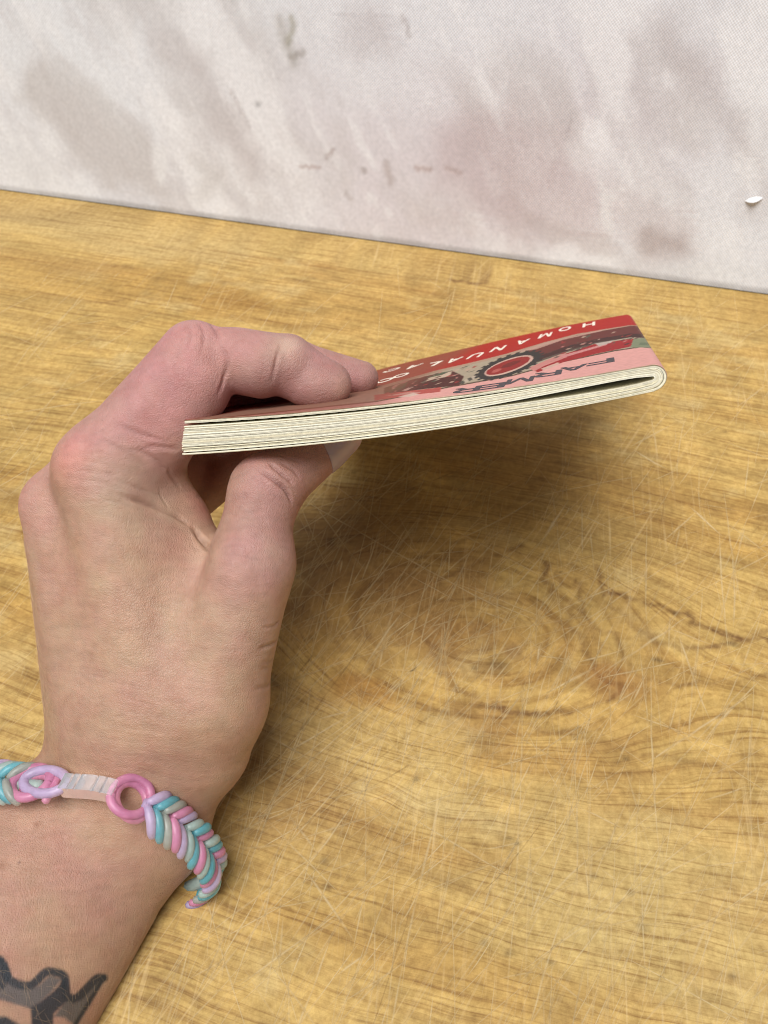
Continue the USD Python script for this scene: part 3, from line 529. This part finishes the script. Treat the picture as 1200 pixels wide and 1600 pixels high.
def surface_net(lo, hi, h):
    """closed mesh of sdf = 0 on a grid of pitch h: coarse pass first, then only the cells near the surface"""
    nx = np.ceil((hi - lo) / h).astype(int) + 1
    cst = 6; cn = np.ceil(nx / cst).astype(int) + 1
    cg = np.stack(np.meshgrid(*[lo[i] + h * cst * np.arange(cn[i]) for i in range(3)], indexing='ij'), -1)
    cval = sdf(cg.reshape(-1, 3)).reshape(cn)
    val = np.full(nx, 99.0, np.float32)
    ii = np.stack(np.meshgrid(*[np.arange(cst)] * 3, indexing='ij'), -1).reshape(-1, 3)
    nearb = np.argwhere(np.abs(cval) < h * cst * 1.9 + 1.5)
    far = np.argwhere(cval <= -(h * cst * 1.9 + 1.5))
    for blk in (far,):
        for o in ii[:, None]:
            q = blk * cst + o - cst // 2; ok = ((q >= 0) & (q < nx)).all(1); q = q[ok]; val[q[:, 0], q[:, 1], q[:, 2]] = -99
    q = (nearb[:, None] * cst + ii - cst // 2).reshape(-1, 3); q = q[((q >= 0) & (q < nx)).all(1)]
    out = np.empty(len(q), np.float32)
    for a in range(0, len(q), 400000): out[a:a + 400000] = sdf(lo + h * q[a:a + 400000])
    val[q[:, 0], q[:, 1], q[:, 2]] = out
    neg = val < 0
    c8 = [np.array(c) for c in np.ndindex(2, 2, 2)]
    sl = lambda c: tuple(slice(c[i], nx[i] - 1 + c[i]) for i in range(3))
    cnt = sum(neg[sl(c)].astype(np.int8) for c in c8)
    cells = np.argwhere((cnt > 0) & (cnt < 8))
    index = np.full(nx - 1, -1, np.int32); index[tuple(cells.T)] = np.arange(len(cells))
    acc = np.zeros((len(cells), 3)); num = np.zeros(len(cells))
    for c in c8:
        for axn in range(3):
            if c[axn] == 0:
                c2 = c.copy(); c2[axn] = 1
                a, b = val[tuple((cells + c).T)], val[tuple((cells + c2).T)]; x = (a < 0) != (b < 0)
                t = np.where(x, a / np.where(x, a - b, 1), 0); pt = cells + c + 0.0; pt[:, axn] += t
                acc[x] += pt[x]; num[x] += 1
    V = lo + h * acc / num[:, None]; F = []
    for axn in range(3):
        o1, o2 = [np.eye(3, dtype=int)[(axn + k_) % 3] for k_ in (1, 2)]
        a = neg[tuple(slice(0, nx[i] - (1 if i == axn else 0)) for i in range(3))]; b = neg[tuple(slice(1 if i == axn else 0, nx[i]) for i in range(3))]
        e_ = np.argwhere(a != b); e_ = e_[(e_[:, (axn + 1) % 3] > 0) & (e_[:, (axn + 2) % 3] > 0) & (e_ < nx - 1).all(1)]
        q = np.stack([index[tuple((e_ - o).T)] for o in (o1 + o2, o2, 0 * o1, o1)], 1)
        fl = a[tuple(e_.T)]; q[~fl] = q[~fl][:, ::-1]; F.append(q)
    F = np.vstack(F); F = F[(F >= 0).all(1)]
    return V, np.vstack([F[:, [0, 1, 2]], F[:, [0, 2, 3]]])
def grad(p, e_=.25):
    return np.stack([sdf(p + e_ * np.eye(3)[i]) - sdf(p - e_ * np.eye(3)[i]) for i in range(3)], 1) / (2 * e_)
def project(p, it=2):
    for _ in range(it):
        g_ = grad(p); p = p - g_ * (sdf(p) / np.maximum((g_ * g_).sum(1), .05))[:, None]
    return p
def P3D(pts): a = np.array(pts, float); return hit(a[:, 0], a[:, 1])
V0, F0 = surface_net(np.array([-185., -200, -345]), np.array([0., 72, -160]), 1.05)
hm = trimesh.Trimesh(V0, F0, process=False); V1, F1 = trimesh.remesh.subdivide(project(V0, 1), F0)
hm = trimesh.Trimesh(V1, F1, process=False)
SV = V1 - grad(V1) * sdf(V1)[:, None]
SN = grad(SV, .4); SN /= np.linalg.norm(SN, axis=1, keepdims=True)
PX = pix(SV); VIS = (SN * -SV).sum(1) > 0
FV = np.where(VIS)[0]; PXT = cKDTree(PX[FV])
def hit(px, py):                # the nearest skin point seen along a sight line
    q = np.stack([np.atleast_1d(px), np.atleast_1d(py)], 1).astype(float); d, i = PXT.query(q, k=24); i = FV[i]
    dep = -SV[i, 2] + np.maximum(d - 5, 0) * 40; return SV[i[np.arange(len(q)), dep.argmin(1)]]
NVt = len(SV)
HT = cKDTree(SV)
disp = np.zeros(NVt)
def crease(pts, depth, width, rim=.12, jit=6.0):
    global disp
    P = dense(catmull(P3D(pts), 8), .3); k_ = meshkit.noise(np.column_stack([np.arange(len(P)) * .05, np.zeros(len(P)) + len(pts) + pts[0][0], np.zeros(len(P))]), 3)
    ix = np.unique(np.concatenate([np.array(q, int) for q in HT.query_ball_point(P[::3], width * 4)]))
    d, j_ = cKDTree(P).query(SV[ix]); t = j_ / max(1, len(P) - 1); env = np.minimum(1, np.minimum(t, 1 - t) * 5) * (.55 + .9 * k_[j_] * .5 + .2)
    disp[ix] += env * (-depth * np.exp(-(d / width) ** 2) + depth * rim * np.exp(-((d - width * 2) / width) ** 2))
hr = np.random.default_rng(5)
for k in range(34):
    y0 = hr.uniform(1040, 1195); x0 = hr.uniform(64, 150); L_ = hr.uniform(90, 240); sl_ = .17 + hr.normal(0, .03)
    crease([(x0, y0), (x0 + L_ * .5, y0 + L_ * .5 * sl_ - 3), (x0 + L_, y0 + L_ * sl_ + hr.normal(0, 3))], hr.uniform(.06, .17), hr.uniform(.28, .40))
for k in range(40):        # knuckle of the index finger: lines across the joint
    y0 = hr.uniform(640, 800); x0 = hr.uniform(95, 190); L_ = hr.uniform(40, 110); sl_ = .42 - (y0 - 640) * .002 + hr.normal(0, .08)
    crease([(x0, y0), (x0 + L_ * .5, y0 + L_ * .5 * sl_ - 3), (x0 + L_, y0 + L_ * sl_)], hr.uniform(.06, .16), .42)
for pts, dp, wd in [([(118, 669), (165, 690), (215, 718), (236, 738)], .30, .6), ([(160, 648), (205, 672), (240, 684), (272, 690)], .34, .6), ([(90, 735), (150, 737), (195, 746)], .30, .6), ([(100, 748), (160, 755), (215, 770)], .2, .5),
        ([(187, 776), (236, 786), (275, 804), (300, 820)], .9, .7), ([(262, 734), (272, 748), (287, 762)], .4, .5), ([(215, 700), (245, 722), (262, 740)], .35, .7), ([(228, 700), (260, 702), (280, 706)], .4, .8), ([(250, 760), (256, 776), (268, 796)], .2, .5),
        ([(300, 818), (314, 834), (322, 856), (326, 880)], 1.2, .9), ([(400, 729), (430, 748), (450, 768), (461, 790)], 1.1, .55), ([(420, 720), (442, 737), (464, 760)], 1.0, .5), ([(436, 719), (462, 733), (474, 748)], .5, .6), ([(398, 745), (420, 758), (440, 780)], .25, .5), ([(385, 740), (405, 752), (428, 772)], .18, .5), ([(430, 706), (452, 712), (478, 722)], .3, .5),
        ([(440, 998), (426, 1010), (404, 1017)], .6, .6), ([(442, 968), (432, 978), (412, 984)], .4, .5), ([(438, 1064), (420, 1074), (402, 1075)], .4, .7), ([(432, 1040), (420, 1046), (408, 1046)], .3, .6), ([(440, 1020), (428, 1032), (410, 1036)], .3, .6),
        ([(443, 532), (437, 552), (433, 578), (424, 604)], .5, .5), ([(342, 530), (351, 550), (355, 572), (352, 596), (340, 622)], .5, .6), ([(296, 505), (300, 525), (297, 545)], .3, .6), ([(312, 500), (322, 520), (318, 548)], .3, .6), ([(330, 500), (340, 515), (344, 535)], .45, .7), ([(280, 515), (285, 540)], .25, .5), ([(265, 530), (275, 555), (272, 575)], .2, .5)]:
    crease(pts, dp, wd)
wx = meshkit.fbm(SV * .12, 2, 35) - .5
yy = SV[:, 1] + SV[:, 0] * .10 + wx * 5 + np.where(PX[:, 1] < 760, -SV[:, 0] * .35, 0)
stri = meshkit.fbm(np.column_stack([SV[:, 0] * .14, yy * 1.5, SV[:, 2] * .14]), 3, 31) - .5
cross_ = meshkit.fbm(np.column_stack([SV[:, 0] * .9 + SV[:, 1] * .5, SV[:, 1] * .3, SV[:, 2] * .3]), 2, 32) - .5
back_ = sm(PX[:, 1], 600, 700)
disp += stri * (.045 + .085 * back_ * sm(PX[:, 1], 1300, 1190)) + cross_ * .06
lump = meshkit.fbm(SV * .07, 3, 33) - .5
disp += lump * .3
HV = SV + SN * disp[:, None]
# colour: skin redness and tan, tattoo, and shade painted into the thumb gap
hc = np.tile(np.array([.500, .302, .212]), (NVt, 1))
def flush_and_shade(px, py, rad, col, a):
    global hc
    c = hit(px, py)[0]; w = np.exp(-((SV - c) ** 2).sum(1) / (rad / 5.2) ** 2) * a; hc = mixc(hc, col, w)
hc = mixc(hc, (.455, .262, .172), sm(PX[:, 1], 1000, 1180) * .8)
hc = mixc(hc, (.505, .252, .232), sm(PX[:, 1], 800, 620) * .9)
tm = sm(PX[:, 0] - (PX[:, 1] - 800) * -.2, 330, 380) * sm(PX[:, 1], 960, 840); hc = mixc(hc, (.435, .222, .192), tm * .9)
for a in [(105, 720, 42, (.62, .26, .21), .75), (75, 800, 40, (.56, .29, .24), .6), (25, 780, 40, (.56, .27, .24), .7), (200, 745, 45, (.62, .44, .33), .6), (160, 765, 30, (.62, .42, .33), .45), (255, 690, 40, (.58, .30, .26), .5), (300, 520, 40, (.57, .29, .26), .6), (450, 540, 30, (.66, .46, .36), .55), (540, 612, 22, (.62, .40, .30), .5), (250, 790, 45, (.58, .40, .28), .5),
          (110, 900, 60, (.58, .31, .23), .5), (330, 560, 60, (.56, .27, .23), .5), (400, 930, 60, (.56, .32, .27), .5), (180, 1000, 70, (.56, .35, .24), .5), (260, 1120, 60, (.53, .31, .21), .4), (60, 1420, 90, (.52, .29, .20), .5), (440, 860, 40, (.50, .30, .25), .5), (318, 735, 46, (.34, .11, .09), .8), (318, 790, 36, (.40, .14, .12), .7), (300, 610, 60, (.53, .24, .22), .5), (240, 660, 50, (.54, .25, .22), .5), (210, 900, 80, (.54, .33, .22), .5), (305, 1060, 40, (.58, .37, .25), .5)]:  # deep reds at the thumb gap: redder palm, its shade painted in
    flush_and_shade(*a)
hc *= (.91 + (meshkit.fbm(SV * .8, 3, 47) - .5) * .16)[:, None]; hc[:, 0] *= 1 + (meshkit.fbm(SV * .45, 3, 48) - .5) * .10; mot = meshkit.fbm(SV * .22, 4, 41); hc *= (1 + (mot - .5) * .16)[:, None]; hc[:, 1] *= 1 - (meshkit.fbm(SV * .1, 3, 43) - .5) * .22
hc *= (1 + np.clip(stri, -.3, .1) * .2 * (.3 + back_) + np.clip(disp, -.9, 0) * .25)[:, None]
def mark(px, py, rad, col, a): flush_and_shade(px, py, rad, col, a)
mark(60, 1283, 5, (.25, .11, .06), .75); mark(5, 1348, 7, (.30, .14, .08), .7); mark(31, 1343, 1.8, (.12, .06, .04), .9)
INK = (.022, .028, .036)
def tattoo(poly, col, a, soft=.5):
    global hc
    edge = dense(np.vstack([poly, poly[:1]]), 1.0); ins = shapely.contains_xy(Polygon(poly), PX[:, 0], PX[:, 1]); near_ = (PX[:, 1] > 1400) & VIS
    d = np.full(NVt, 1e3); d[near_] = cKDTree(edge).query(PX[near_])[0]; sd = np.where(ins, d, -d)
    hc = mixc(hc, col, sm(sd, -3.0, 3.0) * a * near_)
def tattoo_line(pts, half, a=.95):
    global hc
    near_ = np.where((PX[:, 1] > 1400) & VIS)[0]; P = dense(catmull(pts, 8), .7); d = cKDTree(P).query(PX[near_])[0]
    w = np.zeros(NVt); w[near_] = sm(d, half + 3, half - 2.5) * a; hc = mixc(hc, INK, w)
tattoo([(16, 1535), (46, 1545), (60, 1540), (78, 1524), (97, 1530), (80, 1550), (50, 1577), (0, 1562), (-30, 1560), (-30, 1530), (0, 1540)], (.115, .10, .095), .95)
tattoo([(105, 1560), (120, 1566), (150, 1535), (160, 1534), (118, 1604), (100, 1590), (85, 1588)], (.115, .10, .09), .95)
tattoo([(102, 1527), (84, 1548), (65, 1563), (48, 1575), (51, 1640), (81, 1640), (84, 1584), (105, 1564)], INK, .95)
tattoo([(-20, 1488), (6, 1496), (13, 1512), (17, 1528), (6, 1545), (-20, 1548)], INK, .95)
tattoo([(-30, 1590), (8, 1588), (30, 1600), (40, 1640), (-30, 1640)], INK, .95)
tattoo_line([(0, 1500), (6, 1508), (11, 1522), (16, 1531), (30, 1538), (46, 1540), (57, 1533), (69, 1521), (78, 1518), (99, 1524), (103, 1542), (105, 1555), (118, 1560), (132, 1548), (150, 1530), (162, 1528)], 6.5)
tattoo_line([(162, 1528), (140, 1566), (118, 1602), (100, 1640)], 3)
print('pinky', to_world(P3)[2] * 1000, to_world(P1)[2] * 1000, 'lowest', (to_world(HV)[:, 2].min() * 1000))
person = thing('person', to_world(WR), 'bare tattooed forearm and hand pinching the booklet between thumb and fingers', 'person')
obj('skin', (to_world(HV), F1), skin_m, person, smooth=True, col=np.clip(hc, 0.01, 1))
def nail(a0, a1, nrm, s0, s1, r0, r1, half, name):
    a = (a1 - a0) / np.linalg.norm(a1 - a0); n_ = nrm - a * (nrm @ a); n_ /= np.linalg.norm(n_); l_ = np.cross(a, n_)
    S_, PH = np.linspace(0, 1, 18), np.linspace(-half, half, 17); outer, inner = [], []
    for s_ in S_:
        for ph in PH:
            e_ = abs(ph) / half; cut = .18 * (1 - math.sqrt(max(0, 1 - e_ ** 2))) ; end = 1 - .30 * e_ ** 2.4
            q = cut + (end - cut) * s_; x = s0 + (s1 - s0) * q; r_ = r0 + (r1 - r0) * q + .25 * math.sin(math.pi * min(1, s_ * 1.2))
            dirn = n_ * math.cos(ph) + l_ * math.sin(ph); o_ = a1 + a * x
            outer.append(o_ + dirn * r_); inner.append(o_ + dirn * (r_ - .75))
    V = np.vstack([outer, inner]); n2 = 18 * 17; rim = np.concatenate([np.arange(17), np.arange(1, 18) * 17 + 16, 17 * 17 + np.arange(15, -1, -1), np.arange(16, 0, -1) * 17])
    r2 = np.roll(rim, -1); F = np.vstack([grid_faces(18, 17, 0, True), grid_faces(18, 17, n2), np.stack([rim, rim + n2, r2 + n2, r2], 1)])
    obj(name, (to_world(V), F), nail_m, person, smooth=40)
nail(T2_, T3, np.array([.45, -.45, .78]), -7.5, 7.8, 8.75, 7.6, 1.02, 'thumb_nail')
nail(I2, I3, np.array([.1, .55, -.85]), -3.5, 6.0, 6.9, 5.9, .9, 'finger_nail'); nail(S2, S3, np.array([0, .25, -.97]), -4.0, 4.4, 6.4, 5.2, .8, 'finger_nail')

# ------------------------------------------------------------------ bracelet of looped rubber bands with a clear clip
p1, p2, p3 = hit(22, 1236)[0], hit(150, 1258)[0], hit(292, 1326)[0]
e1 = (p3 - p1) / np.linalg.norm(p3 - p1); e2 = np.array([0, 0, -1.0]) + ax * .30; pn = np.cross(p2 - p1, p3 - p1); pn /= np.linalg.norm(pn); print('plane tilt', pn @ ax)
if pn @ ax < 0: pn = -pn
O = WR + ax * (((p2 - WR) @ pn) / (ax @ pn)); f1 = e1 - pn * (e1 @ pn); f1 /= np.linalg.norm(f1); f2 = np.cross(pn, f1)
ang = np.linspace(0, 2 * np.pi, 360, endpoint=False); rays = np.cos(ang)[:, None] * f1 + np.sin(ang)[:, None] * f2; rr = np.full(360, 60.0)
for _ in range(60): rr -= np.clip(sdf(O + rays * rr[:, None]) - 3.7, -2, 5) * .8
pl = np.column_stack([np.cos(ang) * rr, np.sin(ang) * rr]); hull = np.array(Polygon(pl).convex_hull.buffer(.6).exterior.coords)
ring = dense(np.column_stack([hull, 0 * hull[:, :1]]), .25)[:, :2]
q = (p2 - O) @ np.stack([f1, f2], 1); i0 = np.argmin(((ring - q) ** 2).sum(1)); ring = np.roll(ring[:-1], -i0, 0)
seg = np.linalg.norm(np.diff(np.vstack([ring, ring[:1]]), axis=0), axis=1); arc = np.concatenate([[0], np.cumsum(seg)]); LEN = arc[-1]
rx = np.append(ring[:, 0], ring[0, 0]); ry = np.append(ring[:, 1], ring[0, 1])
tst = np.array([np.interp(4., arc, rx), np.interp(4., arc, ry)])
sgn = 1 if (O + tst[0] * f1 + tst[1] * f2)[0] > p2[0] else -1
def frame(s):
    s = np.mod(sgn * np.asarray(s, float), LEN); x, y = np.interp(s, arc, rx), np.interp(s, arc, ry); s2 = np.mod(s + .8, LEN); s3 = np.mod(s - .8, LEN)
    t = np.stack([np.interp(s2, arc, rx) - np.interp(s3, arc, rx), np.interp(s2, arc, ry) - np.interp(s3, arc, ry)], -1) * sgn; t /= np.linalg.norm(t, axis=-1, keepdims=True)
    n_ = np.stack([t[..., 1], -t[..., 0]], -1) * sgn
    c = O + x[..., None] * f1 + y[..., None] * f2
    n3 = n_[..., :1] * f1 + n_[..., 1:] * f2
    flip = np.sign(((c - O) * n3).sum(-1, keepdims=True)); return c, n3 * flip
def brace(s, b, h): c, n3 = frame(s); return c + n3 * np.asarray(h)[..., None] + np.asarray(b)[..., None] * -pn
rubber = {k: mat('rubber_' + k, {'tc': ('texture_coordinate', {}), 'n': ('noise_texture', {'scale': 500.0, 'detail': 3.0}), 'r': ('rgb_ramp', {'ramp': [(.25, tuple(np.array(c) * .85)), (.75, tuple(np.minimum(1, np.array(c) * 1.1)))]}),
    'p': ('principled_bsdf', {'roughness': .42, 'subsurface_weight': .6, 'subsurface_scale': .0025, 'subsurface_radius': (1., 1., 1.)})}, [('tc.object', 'n.vector'), ('n.fac', 'r.fac'), ('r.color', 'p.base_color')])
    for k, c in {'lavender': (.56, .42, .72), 'mint': (.40, .58, .52), 'teal': (.10, .44, .54), 'sage': (.37, .40, .34), 'pink': (.78, .23, .42)}.items()}
bracelet = thing('bracelet', to_world(O), 'pastel pink lavender and teal braided rubber band bracelet with a clear clip around the wrist', 'bracelet')
order = ['lavender', 'teal', 'sage', 'pink', 'lavender', 'mint', 'teal', 'pink', 'mint', 'teal', 'pink', 'lavender', 'mint', 'teal', 'sage', 'pink']
PITCH_B = 2.85; start, stop = 17.0, LEN - 19.0; nb = int((stop - start) / PITCH_B); br = np.random.default_rng(9)
core = brace(np.linspace(start + 1, stop + 4, 140), np.zeros(140), np.full(140, -1.0)); v, f = tube(core, 1.9, 8); obj('inner_band', (to_world(v), f), rubber['mint'], bracelet, smooth=True)
for k in range(nb):
    s0 = start + k * PITCH_B; parts = []; tau = np.linspace(0, 1, 13); w_ = br.uniform(.92, 1.08)
    for side in (-1, 1):
        j1 = br.normal(0, .28)
        s_ = s0 + 6.2 * tau + j1; b_ = side * (.55 + 5.0 * w_ * np.sin(tau * np.pi / 2) ** 1.1); h_2 = 2.3 * np.sin(np.pi * (.25 + .85 * tau)) + .28 * br.normal()
        parts.append(tube(brace(s_, b_, h_2), 1.34 * br.uniform(.9, 1.1) * (1 - .25 * np.abs(2 * tau - 1) ** 3), 9))
    bar = np.linspace(-1, 1, 7); parts.append(tube(brace(np.full(7, s0 - .1), bar * 1.0, .95 - .3 * bar ** 2), 1.0, 8))
    v, f = join(parts); obj('rubber_band', (to_world(v), f), rubber[order[k % len(order)]], bracelet, smooth=True)
def oval(s0, b0, h0, rs, rb, rad, col, tilt=0.0, lift=0.0, name='rubber_loop'):
    a = np.linspace(0, 2 * np.pi, 40); v, f = tube(brace(s0 + np.cos(a) * rs, b0 + np.sin(a) * rb + tilt * np.cos(a), h0 + lift * np.cos(a)), rad, 10, cap=False); obj(name, (to_world(v), f), rubber[col], bracelet, smooth=True)
oval(12.6, .3, .8, 5.3, 5.4, 1.3, 'pink', .6, -.4); oval(13.4, -.2, -.5, 5.0, 4.7, 1.25, 'pink', -.7, -.6)
oval(-13.0, .4, .9, 6.8, 3.7, 1.4, 'lavender', -.5, .2); oval(-17.5, .2, .5, 5.4, 4.8, 1.4, 'pink', .2, -.2); oval(-16, -.1, -.6, 4.0, 3.2, 1.1, 'pink', 0, 0)
v, f = tube(brace(np.full(9, -10.6), np.linspace(-5, 4, 9), -.3 + 0 * np.linspace(0, 1, 9)), 1.1, 9); obj('rubber_loop', (to_world(v), f), rubber['pink'], bracelet, smooth=True)
clear_m = mat('clear_plastic', {'p': ('principled_bsdf', {'base_color': (.98, .98, 1.0), 'roughness': .06, 'transmission_weight': .78, 'ior': 1.42, 'coat_weight': 1.0})}, [])
spoly = shapely.box(-7.4, -1.7, 7.4, 2.3).difference(shapely.union_all([shapely.box(x - .3, 1.5, x + .3, 3) for x in (-4.6, -2.4, 2.4, 4.6)])).buffer(-.2, quad_segs=3).buffer(.45, quad_segs=4)
ex = trimesh.creation.extrude_polygon(spoly.segmentize(.8), 4.8); ev = ex.vertices
obj('clip', (to_world(brace(ev[:, 0] + .4, ev[:, 2] - 2.4, ev[:, 1])), ex.faces), clear_m, bracelet)
# fine pale hairs of the forearm
hm_m = mat('hair', {'p': ('principled_bsdf', {'base_color': (.55, .38, .22), 'roughness': .5})}, [])
sel = np.where(VIS & (PX[:, 1] > 860) & (PX[:, 0] < 300) & (PX[:, 0] > -20) & (PX[:, 1] < 1620) & (np.abs((SV - O) @ ax) > 8))[0]
sel = hr.choice(sel, 800); cur = []
for i in sel:
    t = ax * -.2 + lat * .8 * (1 if hr.uniform() < .9 else -1) + hr.normal(0, .3, 3); t -= SN[i] * (t @ SN[i]); t /= np.linalg.norm(t); L_ = hr.uniform(3, 7); x = np.linspace(0, 1, 5)[:, None]
    cur.append(HV[i] + t * L_ * x + SN[i] * (.35 * np.sin(x * 2.4) + .05) + np.cross(SN[i], t) * x ** 2 * hr.normal(0, .8))
bc_ = UsdGeom.BasisCurves.Define(stage, str(person.GetPath()) + '/arm_hair'); bc_.CreateTypeAttr('linear'); bc_.CreateCurveVertexCountsAttr([5] * len(cur))
bc_.CreatePointsAttr(Vt.Vec3fArray.FromNumpy((to_world(np.vstack(cur)) - to_world(WR)).astype(np.float32))); bc_.CreateWidthsAttr(Vt.FloatArray([.000026])); bc_.SetWidthsInterpolation('constant')
UsdShade.MaterialBindingAPI.Apply(bc_.GetPrim()).Bind(hm_m); info(bc_, kind='stuff')
